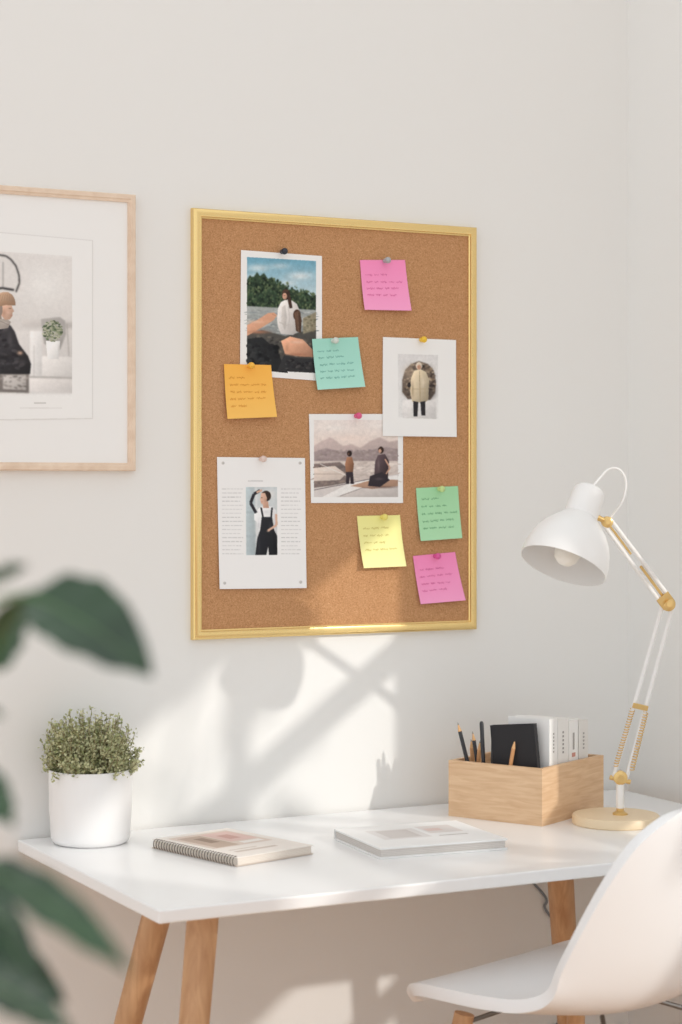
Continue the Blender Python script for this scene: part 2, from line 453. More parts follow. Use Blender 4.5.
# photo 2 : person in cream coat
s=Photo([(383,337),(456,340),(456,437),(382,436)],CO+0.001,0.003).base(W_); s.bound=(398,354,438,418,1)
s.rect(398,354,438,418,(228,226,225),(238,237,235),1)
s.poly([(402,392),(402,380),(405,370),(411,364),(419,361),(428,364),(434,371),(436,382),(435,393),(430,400),(408,400)],(112,98,88)); s.spatter(402,362,436,400,[(170,152,130),(74,64,58),(110,94,82),(192,174,152),(60,52,50),(142,120,98)],330,.7,2.2,11,.6,0,lambda x,y:((x-419)/16.5)**2+((y-381)/18.5)**2<1)
s.soft(409,372,6,7,(190,170,148),a=.7); s.soft(430,392,6,8,(60,52,50),a=.8); s.soft(428,370,6,5,(136,118,100),a=.6); s.soft(406,392,4,5,(94,82,72),a=.7)
s.poly([(402,400),(412,399),(426,401),(436,399),(436,419),(402,418)],(229,226,224))
s.melt(.4,.02,3)
s.poly([(411,378),(414,371),(420,369),(426,372),(429,380),(428,400),(424,403),(412,402),(410,392)],(214,198,170),shade=.3)
s.soft(412.5,390,1.6,10,(182,162,132)); s.line([(419.5,371),(420,401)],.6,(168,148,118)); s.line([(424,376),(425,398)],.5,(188,168,138)); s.line([(412,389),(427,389)],.5,(184,164,132)); s.soft(423,382,2.4,7,(228,214,190))
s.poly([(413,401),(418,402),(417,416.5),(413,416.5)],(46,44,48)); s.poly([(420,402),(425,401),(425,415.5),(421,415.5)],(46,44,48))
s.ell(419,366,3.2,3.8,(224,210,192)); s.ell(419,367.2,2,2.5,(206,162,136)); s.soft(418.6,367,.7,.8,(150,110,92))
s.ell(409,385,1.8,2.6,(52,46,46))
s.melt(.22,.015,4)
s.build('photo_print',M['print'],'pinned white print of a person in a cream coat','photo','prints pinned on the cork board')
# photo 3 : two people on a boat
s=Photo([(309,414),(403,414),(403,503),(311,503)],CO+0.0012).base(W_); s.bound=(314,420,398,497,0)
s.rect(314,420,398,452,(240,231,226),(238,217,206))
s.soft(335,428,18,3,(249,243,238)); s.soft(378,426,14,2.5,(249,241,236)); s.soft(350,438,20,3,(242,221,210)); s.melt(1)
s.poly([(314,446),(322,441),(330,437),(336,441),(343,446),(352,444),(360,448),(370,441),(380,437),(389,442),(398,440),(398,462),(314,462)],(190,170,166)); s.melt(.6)
s.poly([(314,452),(326,448),(335,450),(346,452),(360,453),(374,449),(386,447),(398,449),(398,466),(314,466)],(150,132,132))
s.spatter(315,450,397,462,[(136,118,120),(164,146,144),(144,128,126)],260,.8,2.6,12,.5)
s.rect(314,461,398,497,(216,202,194),(192,178,172)); s.spatter(315,462,397,484,[(230,218,210),(190,174,166),(206,192,184)],140,2,7,13,.12)
s.poly([(314,464),(340,462),(352,472),(345,484),(314,488)],(110,94,90)); s.spatter(315,466,346,484,[(84,72,70),(132,114,106)],80,1,4,14,.3)
s.melt(.4,.02,5); s.fade(.16)
s.poly([(314,468),(335,466),(346,474),(340,480),(314,481)],(226,211,200)); s.line([(314,474),(342,474)],.6,(184,164,152)); s.soft(326,470,8,1.5,(238,228,220))
s.poly([(314,488),(330,486),(350,482),(398,474),(398,497),(314,497)],(218,211,208),shade=.06)
s.poly([(322,497),(350,483),(398,475),(398,482),(356,490),(338,497)],(242,239,236),shade=.05)
s.poly([(350,486),(375,479),(398,480),(398,486),(372,489)],(184,148,126)); s.soft(384,487,12,1.6,(130,102,88)); s.poly([(336,497),(362,489),(398,489),(398,497)],(210,202,198))
s.line([(314,490),(345,484),(380,477)],.6,(96,84,84)); s.line([(320,464),(352,478)],0.6,(238,234,230)); s.line([(340,496),(362,488),(398,487)],.5,(136,120,118))
s.poly([(345,464),(347,457),(352,457),(354,464),(353,473),(346,473)],(156,112,86),shade=.3); s.ell(349.5,453.5,2.5,3.1,(52,40,38)); s.soft(348.5,454,.9,1.2,(150,108,88))
s.poly([(346,472),(353,472),(354,484),(350.6,484),(350,476),(349,484),(346,484)],(58,50,56))
s.poly([(375,462),(378,455),(385,454),(389,461),(388,478),(374,479)],(82,68,72),shade=.4); s.soft(378.5,465,1.5,7,(124,106,108)); s.ell(381,450,2.9,3.5,(62,46,40)); s.ell(380,451,1.5,2,(212,168,144))
s.poly([(370,476),(382,472),(390,480),(380,487),(368,486)],(54,48,54)); s.line([(385,459),(390,468),(386,474)],1.4,(206,162,138)); s.soft(379,479,5,1.6,(88,78,84))
s.melt(.22,.02,6)
s.build('photo_print',M['print'],'pinned colour print of two people on a boat at dusk','photo','prints pinned on the cork board')
# photo 4 : article page
s=Photo([(217,457),(305,458),(306,588),(219,589)],CO+0.001,0.003).base((247,246,245)); s.bound=(246,487,277,555,0)
for k in range(17):
    y=489+k*4.05
    for a,e in ((222,243-(k*5%4)),(281,301-(k*7%5))):
        x=a; rr=random.Random(k*9+a)
        while x<e: w_=rr.uniform(2,5); s.line([(x,y),(min(x+w_,e),y)],0.6,(200,199,199)); x+=w_+.7
s.line([(248,481),(263,481)],0.8,(208,206,206))
s.rect(246,487,277,555,(208,215,218),(228,227,225))
s.poly([(246,487),(254,487),(256,555),(246,555)],(188,200,204)); s.line([(256,487),(257,555)],1.0,(240,240,240)); s.line([(246,512),(255,512)],.8,(168,182,188)); s.line([(246,536),(256,536)],.8,(170,182,188)); s.soft(271,494,6,6,(234,234,232))
s.melt(.8,.01,7)
s.poly([(254,514),(259,508),(264,506),(271,506.5),(276,510),(277,516),(277,534),(258,532),(257,522),(254,520)],(240,240,241)); s.soft(258.5,526,1.6,7,(216,216,219)); s.soft(275.5,524,1.6,8,(206,206,210)); s.soft(266,512,4,2,(226,226,229))
s.line([(261,507.5),(263,518)],1.7,(40,41,46)); s.line([(272,507.5),(271,518)],1.7,(40,41,46))
s.poly([(261.5,517),(272,517),(274,530),(277,536),(277,555),(268.6,555),(268,546),(266,555),(255,555),(257,538),(260,530)],(40,41,46),shade=.25); s.soft(270,526,2,5,(62,64,70),a=.6); s.soft(259,545,1.4,9,(60,62,68),a=.6); s.soft(274,546,1.2,8,(26,27,31),a=.7)
s.ell(266,496,5,5.4,(58,44,40)); s.poly([(261,493),(265,493),(267,498),(266,503),(262.5,504.6),(260.8,503),(260.6,501),(259.8,500),(260.6,497.6)],(224,184,162)); s.poly([(263,503),(268,501),(269,508),(263,508)],(208,166,144)); s.soft(265.4,500.6,1.2,2.4,(198,152,130)); s.line([(261,497.8),(262.4,497.7)],.5,(100,70,60)); s.line([(260.8,501.9),(262.4,501.8)],.4,(186,112,104))
s.line([(256,513),(250.5,503),(254,494),(260,490.5)],3.0,(48,47,53)); s.line([(256.5,492.4),(262,490.2)],2.0,(222,182,160))
s.line([(276,514),(276.4,525),(268,530.5)],2.2,(222,182,160)); s.soft(268,531,1.6,1.2,(226,188,166))
s.melt(.2,.015,8)
for x,y in ((223,463),(300,463),(224,583),(300,582)): s.ell(x,y,1.6,1.6,(204,201,198),12)
s.build('photo_print',M['print'],'pinned white article page with small portrait and text columns','photo','prints pinned on the cork board')

# sticky notes
def note(q,c,c2,ink,rows,label,off=0.0012,curl=0.007):
    s=Sheet(q,CO+off,curl,0.003).base(c,10,c2)
    s.write(rows,ink,0.1)
    s.build('sticky_note',M['note'],label,'sticky note','sticky notes on the cork board')
note([(360,260),(405,260),(409,311),(363,310)],(255,152,200),(255,170,212),(228,116,170),[(.3,.35),(.44,.7),(.57,.72),(.7,.62)],'bright pink square sticky note with handwritten lines, grey pin')
note([(312,339),(358,337),(363,387),(316,390)],(168,224,208),(180,232,216),(126,186,174),[(.25,.4),(.38,.55),(.52,.72),(.65,.75),(.78,.72)],'mint green sticky note with handwriting, overlapping a lake photo',0.0032)
note([(224,364),(271,365),(275,417),(226,419)],(255,190,90),(255,202,110),(226,156,70),[(.25,.3),(.38,.72),(.51,.74),(.64,.6),(.77,.35)],'orange sticky note with handwritten lines, yellow pin',0.0032)
note([(416,488),(458,486),(460,538),(419,541)],(172,224,176),(182,230,186),(130,188,140),[(.22,.45),(.36,.6),(.5,.7),(.64,.72),(.77,.6)],'light green sticky note with handwritten lines')
note([(357,516),(400,515),(403,566),(361,568)],(247,242,160),(249,245,176),(216,204,124),[(.25,.45),(.39,.6),(.52,.5),(.66,.7)],'pale yellow sticky note with handwritten lines',curl=0.012)
note([(413,556),(455,552),(463,600),(419,604)],(255,150,200),(255,170,212),(228,116,170),[(.3,.45),(.45,.6),(.6,.68),(.74,.5)],'bright pink sticky note with handwriting near the frame corner')

# push pins
def pin(px,py,c,nm):
    m=bpy.data.materials.get('pin_'+nm) or mat('pin_'+nm,c,0.3)
    w=wp(px,py,CO); ax=Vector((0,-1,0)); b=B()
    b.lathe([(0,-0.005),(0.0006,-0.004),(0.0006,0.0035)],w,ax,8,1)
    b.lathe([(0,0.0035),(0.0042,0.0035),(0.0044,0.0045),(0.0030,0.006),(0.0030,0.009),(0.0052,0.0110),(0.0064,0.0145),(0.0060,0.0180),(0.0040,0.0203),(0,0.021)],w,ax,20,0)
    b.build('push_pin',[m,M['wire']],origin=w,smooth=50,top=(nm.replace('_',' ')+' round push pin stuck into the cork board','push pin','push pins on the cork board'))
for a in ((281,252,(44,48,60),'dark_navy'),(384,261,(176,178,180),'light_grey'),(332,341,(214,222,214),'pale_mint'),(420,340,(244,200,60),'yellow'),(248,366,(250,190,70),'orange_yellow'),
          (355,416,(226,92,140),'rose_pink'),(260,459,(228,206,196),'cream_pink'),(438,489,(200,226,150),'pale_green'),(381,517,(240,226,120),'pale_yellow'),(434,556,(226,90,160),'magenta')):
    pin(*a)

# ---------- framed picture ----------
fr=wp(135.5,300,.012).x; fl=0.925; FZ0=wp(136,471,0.01).z; FZ1=wp(136,195,0.01).z
rt=root('framed_picture',((fl+fr)/2,WY,FZ0),'pale wood framed art print with wide white mat hanging on wall','picture frame')
frame(fl,fr,FZ0,FZ1,0.0145,WY,WY-0.016,0.003).build('frame',M['ash'],rt,smooth=25)
b=B(); b.box((fl+0.013,WY-0.009,FZ0+0.013),(fr-0.013,WY-0.002,FZ1-0.013),0,(245,244,242)); b.build('mat_board',M['print'],rt,smooth=0)
s=Photo([(-45,228),(93,240),(93,419),(-45,421)],0.0094)
s.base((246,245,243)); s.bound=(-40,249,72,392,7)
s.line([(93,240),(93,419)],1.6,(226,224,221)); s.line([(-45,228.4),(93,240.4)],1.2,(232,230,228)); s.line([(-45,420.6),(93,418.6)],1.2,(228,226,223))
s.poly([(-40,249),(72,257),(72,392),(-40,392)],(234,230,227),grad=(224,220,216))
s.soft(45,285,30,26,(245,243,240)); s.soft(0,270,20,18,(230,226,223))
s.poly([(22,319),(72,322),(72,328),(22,327)],(212,207,203))
s.poly([(-40,330),(72,331),(72,393),(-40,393)],(228,224,221))
s.melt(1.2)
s.poly([(30,331),(42,331),(42,376),(30,376)],(240,238,236)); s.poly([(42,356),(72,357),(72,376),(42,376)],(236,233,230)); s.poly([(28,378),(72,379),(72,393),(28,392)],(234,230,227))
s.poly([(41,319),(60,317),(65,321),(66,334),(60,350),(44,344)],(176,172,169)); s.soft(57,331,9,10,(208,204,200))
s.line([(30,377),(72,378)],1.0,(176,172,168)); s.line([(34,345),(34,376)],.7,(190,186,182)); s.line([(67,324),(69,356)],.8,(170,165,161))
s.line([(-14,258),(0,255),(6,256),(11,259.5),(16,266),(19,275),(19.4,283),(16,292)],1.4,(48,46,46)); s.line([(-14,291),(2,288),(14,290)],1.9,(42,41,43)); s.line([(3,262),(3,289)],.7,(100,97,97))
s.poly([(-40,372),(29,373),(29,393),(-40,391)],(136,129,125)); s.poly([(3,375),(26,375),(26,390),(3,389)],(204,199,195)); s.spatter(-10,375,28,389,[(122,116,112),(168,161,156)],30,1.2,3,17,.4)
s.melt(.45,.008,9)
# seated person in dark jacket, face turned right, muted knit hat
s.poly([(-20,324),(0,321),(6,321),(11,326),(15,332),(19,344),(28,356),(31,364),(30,374),(-20,374)],(60,58,61),shade=.35)
s.spatter(-10,328,26,370,[(48,46,50),(76,73,76),(62,60,64)],90,1.5,4,18,.5,0,lambda x,y:x<(y-320)*.45+3)
s.soft(10,340,3,10,(90,87,90),a=.7); s.soft(2,358,12,3,(38,37,40),a=.8); s.soft(22,362,6,3,(84,80,83),a=.6)
s.melt(.5)
s.poly([(-8,306),(0,306),(2,321),(-1,330),(-10,330)],(168,152,140))
s.poly([(-2,319),(7,319),(11,322),(8,328),(-4,330)],(176,166,158)); s.soft(5,323,4,1.6,(198,189,182)); s.line([(0,321),(9,325)],.6,(146,136,128))
s.poly([(1,303),(11.4,303),(12.2,307.5),(14.2,311.4),(12.4,312.6),(12.4,316),(10,319.4),(5,320),(1,315)],(216,178,156),shade=.2); s.soft(4,313,2.4,5,(194,152,131)); s.soft(10,308.4,1.5,.6,(110,82,70)); s.soft(11.3,315.6,1.2,.5,(182,120,108)); s.soft(8.4,312.6,2,1.6,(230,192,172),a=.6)
s.poly([(-2,303),(2.2,303.6),(2.6,312),(0,319),(-4,319)],(158,142,130))
s.poly([(-8,303),(-6,298),(-2,294),(3,292),(8,292),(12.5,295),(15,299.6),(15.4,304),(6,303.6),(-8,307)],(190,158,132),shade=.3); s.poly([(-8,302.5),(5,300.8),(15.4,302),(15.6,305.6),(6,305),(-8,308)],(170,138,113),shade=.2)
for k in range(7): s.line([(-4+k*2.7,301-abs(k-3)*.2),(-1+k*2.1,294)],.4,(166,135,110))
s.soft(20,353,3.4,2.4,(222,184,160))
s.poly([(46,341),(60,341),(58.6,359),(47.6,359)],(248,247,245),shade=.12); s.soft(58.8,350,1.3,8,(214,211,208))
s.spatter(42,320,63,342,[(112,126,98),(144,152,124),(176,178,154),(86,100,76),(192,192,170)],330,.6,1.7,19,.6,0,lambda x,y:((x-52.5)/9.5)**2+((y-331)/10.5)**2<1)
s.melt(.22,.01,10)
s.line([(34,403),(46,403)],0.8,(196,193,190)); s.line([(20,408),(62,408)],0.5,(214,211,208))
s.build('art_print',M['print'],rt=rt)

# ---------- desk ----------
dx0,dx1,dy0,dy1=1.110,2.405,2.738,3.403
rt=root('desk',((dx0+dx1)/2,(dy0+dy1)/2,0),'white topped desk with splayed round wooden legs against the wall','desk')
b=B(); b.box((dx0,dy0,DZ-0.021),(dx1,dy1,DZ)); b.build('tabletop',M['desk'],rt,smooth=0,bevel=0.003)
for tx,ty,sx,sy in ((1.240,2.870,-1,-1),(1.278,3.11,-1,1),(2.15,2.870,1,-1),(2.06,3.11,1,1)):
    b=B(); k=0.165 if sy<0 else 0.2
    zt=DZ-0.022
    b.tube([(tx,ty,zt),(tx+sx*k*zt*0.5,ty+sy*k*zt*0.5,zt/2),(tx+sx*k*zt,ty+sy*min(k*zt,0.25),0.0)],[0.0255,0.0225,0.016],24)
    b.build('leg',M['leg'],rt)

# ---------- potted herb ----------
pc=Vector((1.216,3.318,DZ))
rt=root('potted_plant',pc,'bushy grey-green plant in a smooth white ceramic pot','potted plant')
b=B(); b.lathe([(0,0.0),(0.060,0.0),(0.0665,0.004),(0.0695,0.012),(0.0725,0.06),(0.0735,0.126),(0.0728,0.130),(0.0700,0.130),(0.0690,0.124),(0.068,0.112),(0,0.112)],pc,n=56); b.build('pot',M['ceramic'],rt)
b=B(); b.lathe([(0,0.120),(0.04,0.119),(0.0675,0.114)],pc,n=32); b.build('soil',M['soil'],rt)
b=B()
for i in range(360):
    a=random.uniform(0,2*math.pi); el=math.acos(1-random.random()*1.0)
    rad=random.uniform(.70,1.12)
    se=math.sin(el)**.8
    tip=pc+Vector((se*math.cos(a)*.083*rad,se*math.sin(a)*.083*rad,.124+math.cos(el)**.7*.100*rad))
    r0=.048*math.sin(el); p0=pc+Vector((r0*math.cos(a),r0*math.sin(a),.114))
    p1=p0.lerp(tip,.5)+Vector((random.gauss(0,.004),random.gauss(0,.004),-.002))
    tip.y=min(tip.y,WY-.006)
    path=catmull([p0,p1,tip],4); b.tube(path,0.0006,3,1,False)
    for k in range(28):
        t=0.35+0.65*k/27; q=path[min(int(t*8),8)].lerp(path[min(int(t*8)+1,8)],t*8-int(t*8))
        q=q+Vector((random.gauss(0,.0024),random.gauss(0,.0024),random.gauss(0,.0024)))
        d=Vector((random.gauss(0,1),random.gauss(0,1),random.gauss(0.6,.7))).normalized()
        l=random.uniform(0.0045,0.0085); wd=d.cross(Vector((random.gauss(0,1),random.gauss(0,1),random.gauss(0,1)))).normalized()*l*0.32
        if q.y>WY-.01: continue
        b.add([q,q+d*l*.5+wd,q+d*l,q+d*l*.5-wd],[(0,1,2,3)],0)
b.build('foliage',[M['herb'],M['twig']],rt,smooth=0)

# ---------- notebooks ----------
def bookframe(c,ang):
    ex=Vector((math.cos(ang),math.sin(ang),0)); ey=Vector((-ex.y,ex.x,0)); return Vector(c),ex,ey
c,ex,ey=bookframe((1.350,2.990,DZ),math.radians(15))
NL_=.232
rt=root('spiral_notebook',c+ex*.08+ey*.11,'beige spiral bound notebook with printed cover lying on the desk','notebook')
b=B(); b.obox(c+Z*0.0005,ex*.168,ey*NL_,Z*.0015,0,(206,192,180)); b.build('back_cover',M['print'],rt,smooth=0)
b=B(); b.obox(c+Z*0.002+ex*.004+ey*.002,ex*.161,ey*(NL_-.004),Z*.0125,0,(240,232,222))
for k in range(5): b.obox(c+Z*(0.003+k*.0024)+ex*.0035+ey*.0015,ex*.162,ey*(NL_-.003),Z*.0004,0,(214,202,190))
b.build('pages',M['print'],rt,smooth=0)
b=B(); b.obox(c+Z*.0146,ex*.168,ey*NL_,Z*.0014,0,(240,233,226))
def topq(a0,b0,a1,b1,h,cc): b.add([c+ex*a0+ey*b0+Z*h,c+ex*a1+ey*b0+Z*h,c+ex*a1+ey*b1+Z*h,c+ex*a0+ey*b1+Z*h],[(0,1,2,3)],0,cc)
h=.0162; topq(.02,.085,.15,.215,h,(226,210,198)); topq(.03,.09,.08,.2,h+.0001,(200,178,162)); topq(.085,.12,.145,.205,h+.0001,(226,196,187)); topq(.095,.095,.14,.112,h+.0001,(242,237,232)); topq(.03,.035,.12,.045,h,(214,200,189)); topq(.03,.054,.09,.06,h,(218,206,196)); topq(.05,.13,.07,.18,h+.0002,(164,142,126)); topq(.1,.14,.125,.18,h+.0002,(208,166,156))
b.build('front_cover',M['print'],rt,smooth=0)
b=B()
for k in range(30):
    q=c+ey*(.007+k*.00745)+ex*.003+Z*.0085
    b.tube([q+(ex*math.cos(a)*0.0062+Z*math.sin(a)*.0084) for a in [2*math.pi*j/12 for j in range(12)]],0.0008,5,0,False,True)
b.build('spiral_binding',M['wire'],rt)
c,ex,ey=bookframe((1.592,2.942,DZ+.0003),math.radians(-5)); w_,l_=.240,.206; hh=.0185
rt=root('notebook',c+ex*w_/2+ey*l_/2,'white bound notebook with faint grey cover picture on the desk','notebook')
b=B(); b.obox(c,ex*w_,ey*l_,Z*.0028,0,(244,244,243)); b.obox(c+ey*(l_-.003)+Z*.0028,ex*w_,ey*.003,Z*(hh-.0056),0,(244,244,243)); b.build('back_cover',M['print'],rt,smooth=0)
b=B(); b.obox(c+Z*.003+ex*.003+ey*.003,ex*(w_-.006),ey*(l_-.007),Z*(hh-.006),0,(226,221,216))
for k in range(4): b.obox(c+Z*(.0042+k*.0028)+ex*.0026+ey*.0026,ex*(w_-.0052),ey*(l_-.006),Z*.0004,0,(192,186,181))
b.build('pages',M['print'],rt,smooth=0)
b=B(); b.obox(c+Z*(hh-.0028),ex*w_,ey*l_,Z*.0028,0,(246,246,245))
for a0,b0,a1,b1,cc,k in [(.04,.07,.13,.16,(230,227,225),0),(.055,.08,.115,.15,(210,205,202),1),(.14,.1,.205,.17,(232,226,223),0),(.145,.07,.2,.078,(212,209,206),0),(.145,.12,.175,.145,(230,210,204),1)]:
    z=hh+.0001+k*.0001; b.add([c+ex*a0+ey*b0+Z*z,c+ex*a1+ey*b0+Z*z,c+ex*a1+ey*b1+Z*z,c+ex*a0+ey*b1+Z*z],[(0,1,2,3)],0,cc)
b.build('front_cover',M['print'],rt,smooth=0)

# ---------- organizer box ----------
C=Vector((2.012,3.090,DZ)); eL=Vector((-.45,.893,0)); eR=Vector((.893,.45,0)); La,Lb,BH,tk=.205,.236,.106,.009
rt=root('desk_organizer_box',C+eL*La/2+eR*Lb/2,'open light pine wood organizer box holding pencils and books','storage box')
b=B()
b.obox(C,eR*Lb,eL*tk,Z*BH); b.obox(C+eL*(La-tk),eR*Lb,eL*tk,Z*BH)
b.obox(C+eL*tk,eR*tk,eL*(La-2*tk),Z*BH); b.obox(C+eL*tk+eR*(Lb-tk),eR*tk,eL*(La-2*tk),Z*BH)
b.build('box_sides',M['box'],rt,smooth=0)
b=B(); b.obox(C+eL*tk+eR*tk+Z*.0005,eR*(Lb-2*tk),eL*(La-2*tk),Z*.007); b.build('box_bottom',M['box'],rt,smooth=0)
def bp(a,bb,z): return C+eL*a+eR*bb+Z*z
def book(name,a0,b0,w,th,h,cov,label,marks=(),cat='book',grp=None,lean=0.0):
    up=(Z+eL*lean).normalized(); el=(eL-Z*lean).normalized()
    o=bp(a0,b0,.0085+abs(el.z)*w)
    rt=root(name,o+el*w/2+eR*th/2,label,cat,grp)
    b=B(); b.obox(o,eR*.002,el*w,up*h,0,cov); b.obox(o+eR*(th-.002),eR*.002,el*w,up*h,0,cov); b.obox(o+eR*.002,eR*(th-.004),el*.002,up*h,0,cov)
    for z0,z1,f0,f1,cc in marks:
        q=o+eR*th*f0-el*.0004
        b.add([q+up*z0,q+eR*th*(f1-f0)+up*z0,q+eR*th*(f1-f0)+up*z1,q+up*z1],[(0,1,2,3)],0,cc)
    b.build('cover',M['print'],rt,smooth=0)
    b=B(); b.obox(o+eR*.0022+el*.0022+up*.001,eR*(th-.0044),el*(w-.006),up*(h-.005),0,(232,226,216)); b.build('pages',M['print'],rt,smooth=0)
book('notebook',.014,.022,.096,.011,.168,(50,49,51),'black hardcover notebook leaning in the wooden box',cat='notebook',lean=.10)
def lines(z0,z1,n,f0,f1,cc): return [(z0+(z1-z0)*k/n,z0+(z1-z0)*(k+.55)/n,f0,f1,cc) for k in range(n)]
gr='books in the organizer box'
book('book',.012,.048,.090,.030,.184,(244,243,241),'white book standing in the wooden box',lines(.120,.160,6,.42,.58,(186,182,178)),grp=gr)
book('book',.012,.080,.088,.040,.180,(240,238,235),'thick white book with grey spine lettering in the wooden box',lines(.115,.160,6,.40,.55,(170,166,162)),grp=gr)
book('book',.012,.122,.086,.034,.174,(246,245,243),'white book with reddish spine marks in the wooden box',[(.118,.150,.4,.6,(176,172,168)),(.104,.112,.3,.7,(206,150,138))],grp=gr)
book('book',.012,.160,.084,.036,.170,(232,229,225),'off-white book standing in the wooden box',lines(.115,.150,5,.42,.58,(176,172,168)),grp=gr)
def pencil(a,bb,ta,tb,L,r,cm,label,kind='pencil'):
    p0=bp(a,bb,.009); p1=bp(ta,tb,.009+L); d=(p1-p0).normalized(); L=(p1-p0).length
    b=B()
    if kind=='pencil':
        b.lathe([(0,0),(r,0),(r,L-.018)],p0,d,6,0); b.lathe([(r,L-.018),(r*.3,L-.005)],p0,d,6,1); b.lathe([(r*.3,L-.005),(0,L)],p0,d,6,2)
    else:
        b.lathe([(0,0),(r*.7,0.001),(r,.008),(r,L*.6),(r*1.1,L*.6),(r*1.1,L-.004),(r*.7,L),(0,L)],p0,d,14,0)
    b.build(kind,[cm,M['pencilwood'],M['graphite']],origin=p0,top=(label,kind,'pencils and pens in the box'))
mb=mat('pencil_black',(44,44,48),0.4); mt=mat('pencil_tan',(206,152,104),0.5); mg=mat('pen_grey',(90,92,96),0.35)
pencil(.150,.024,.196,.018,.168,.0038,mb,'black pencil leaning in the wooden box')
pencil(.150,.040,.170,.030,.152,.0036,mb,'black pencil standing in the wooden box')
pencil(.134,.020,.140,.014,.174,.0036,mb,'slim black pen standing in the wooden box','pen')
pencil(.168,.036,.152,.028,.136,.0038,mt,'natural wood pencil in the wooden box')
pencil(.172,.045,.186,.05,.134,.0038,mt,'natural wood pencil leaning in the wooden box')
pencil(.095,.014,.066,.0135,.146,.0036,mt,'tan pencil with dark point in front of the black notebook')
pencil(.150,.065,.148,.07,.152,.0034,mg,'grey pen standing in the wooden box','pen')

# ---------- desk lamp ----------
lb=Vector((2.152,3.055,DZ))
rt=root('desk_lamp',lb,'white articulated desk lamp with brass joints and round pale base','desk lamp')
b=B(); b.lathe([(0,0),(.079,0),(.081,.002),(.081,.015),(.079,.0175),(0.02,.018),(0,.018)],lb,n=64); b.build('base',M['lampbase'],rt)
k0=at(623,780,3.69); ELB=at(668,604,3.62); HJ=at(607,522,3.50)
bc=lb+ (Vector((k0.x,k0.y,lb.z))-lb)*0.6
k0.x=bc.x;k0.y=bc.y
b=B(); b.lathe([(0,.017),(.014,.017),(.014,.021),(.007,.025),(.007,.045)],bc,n=24)
b.build('stem_collar',M['brass'],rt)
b=B(); b.lathe([(.0075,.03),(.0075,k0.z-DZ-.006),(0,k0.z-DZ-.006)],bc,n=20); b.build('stem',M['lampwhite'],rt)
def offs(a,c,w):
    d=(c-a).normalized(); n=d.cross(F).normalized(); return n*w
n1=offs(k0,ELB,.0115)
for sgn in (-1,1):
    b=B(); b.cyl(k0+n1*sgn+Z*.004,ELB+n1*sgn*.8,.0042,n=12); b.build('lower_arm',M['lampwhite'],rt)
n2=offs(ELB,HJ,.0095)
for sgn in (-1,1):
    b=B(); b.cyl(ELB+n2*sgn,HJ+n2*sgn*.8,.0038,n=12); b.build('upper_arm',M['lampwhite'],rt)
def spring(a,c,r,turns,wr=.0007):
    d=c-a;u=d.normalized();x=u.cross(Vector((0,1,0.1))).normalized();y=u.cross(x);b=B();N=turns*10
    b.tube([a+d*(i/N)+(x*math.cos(i*.2*math.pi)+y*math.sin(i*.2*math.pi))*r for i in range(N+1)],wr,5,0); return b
for sg in (-1,1):
    a=k0.lerp(ELB,.07)+n1*sg*1.35-F*.004; c=k0.lerp(ELB,.40)+n1*sg*1.1-F*.004
    spring(a,c,.0042,22,.0010).build('spring',M['brass'],rt)
q=k0.lerp(ELB,.42); dl=(ELB-k0).normalized()
b=B(); b.obox(q-dl*.005-n1*1.25-F*.006,dl*.010,n1*2.5,F*.012); b.build('arm_bracket',M['brass'],rt,bevel=.001)
b=B(); b.cyl(ELB.lerp(HJ,.05)-n2*.1,ELB.lerp(HJ,.46)-n2*.1,.0028,n=10); b.cyl(ELB.lerp(HJ,.62),ELB.lerp(HJ,.98),.0022,n=10); b.build('tension_rod',M['brass'],rt)
def joint(p,r,l):
    b=B(); b.lathe([(0,-l),(r*.6,-l),(r,-l*.7),(r,l*.7),(r*.6,l),(0,l)],p,F,20)
    b.lathe([(0,-l*1.5),(r*.45,-l*1.5),(r*.45,l*1.5),(0,l*1.5)],p,F,14)
    return b
b=joint(ELB,.013,.010)
d=(HJ-ELB).normalized(); b.obox(ELB-d*.004-n2*1.4-F*.006,d*.028,n2*2.8,F*.012)
b.build('elbow_joint',M['brass'],rt,bevel=.001)
b=joint(k0+Z*.004,.013,.010); b.cyl(k0+n1*1.7,k0-n1*1.7,.0044); b.build('base_joint',M['brass'],rt)
b=joint(HJ,.010,.009); b.build('head_joint',M['brass'],rt)
ax=(R*.35+Z*.87+F*.34).normalized(); rc=at(563,566,3.44)
prof=[(.0770,0),(.0769,.008),(.0755,.022),(.0718,.038),(.0655,.054),(.0565,.069),(.0460,.081),(.0370,.090),(.0310,.097)]
b=B(); b.lathe(prof+[(.0265,.099)]+[(max(r-.0016,.001),max(h-.0008,0)) for r,h in prof[::-1]]+[prof[0]],rc,ax,64); b.build('lamp_shade',M['lampwhite'],rt)
b=B(); b.lathe([(.0255,.094),(.0305,.0965),(.0295,.102),(.0290,.140),(.0275,.148),(.022,.1535),(.012,.156),(0,.1565)],rc,ax,40); b.build('socket_cap',M['lampwhite'],rt)
b=B(); b.lathe([(0,.002),(.012,.005),(.020,.013),(.0235,.026),(.0225,.038),(.017,.052),(.013,.060),(.013,.095)],rc,ax,32); b.build('bulb',M['bulb'],rt)
b=B(); cp=rc+ax*.110; b.cyl(cp,HJ,.005,n=12); b.build('head_bracket',M['brass'],rt)
top=rc+ax*.154
dd=(top-CP).dot(F)
b=B(); b.tube(catmull([top-ax*.002,at(600,478,dd),at(609,469,dd),at(620,470,3.49),at(626,482,3.49),at(623,500,3.49),at(614,513,3.50),HJ],8),.0019,8); b.build('cord',M['lampwhite'],rt)

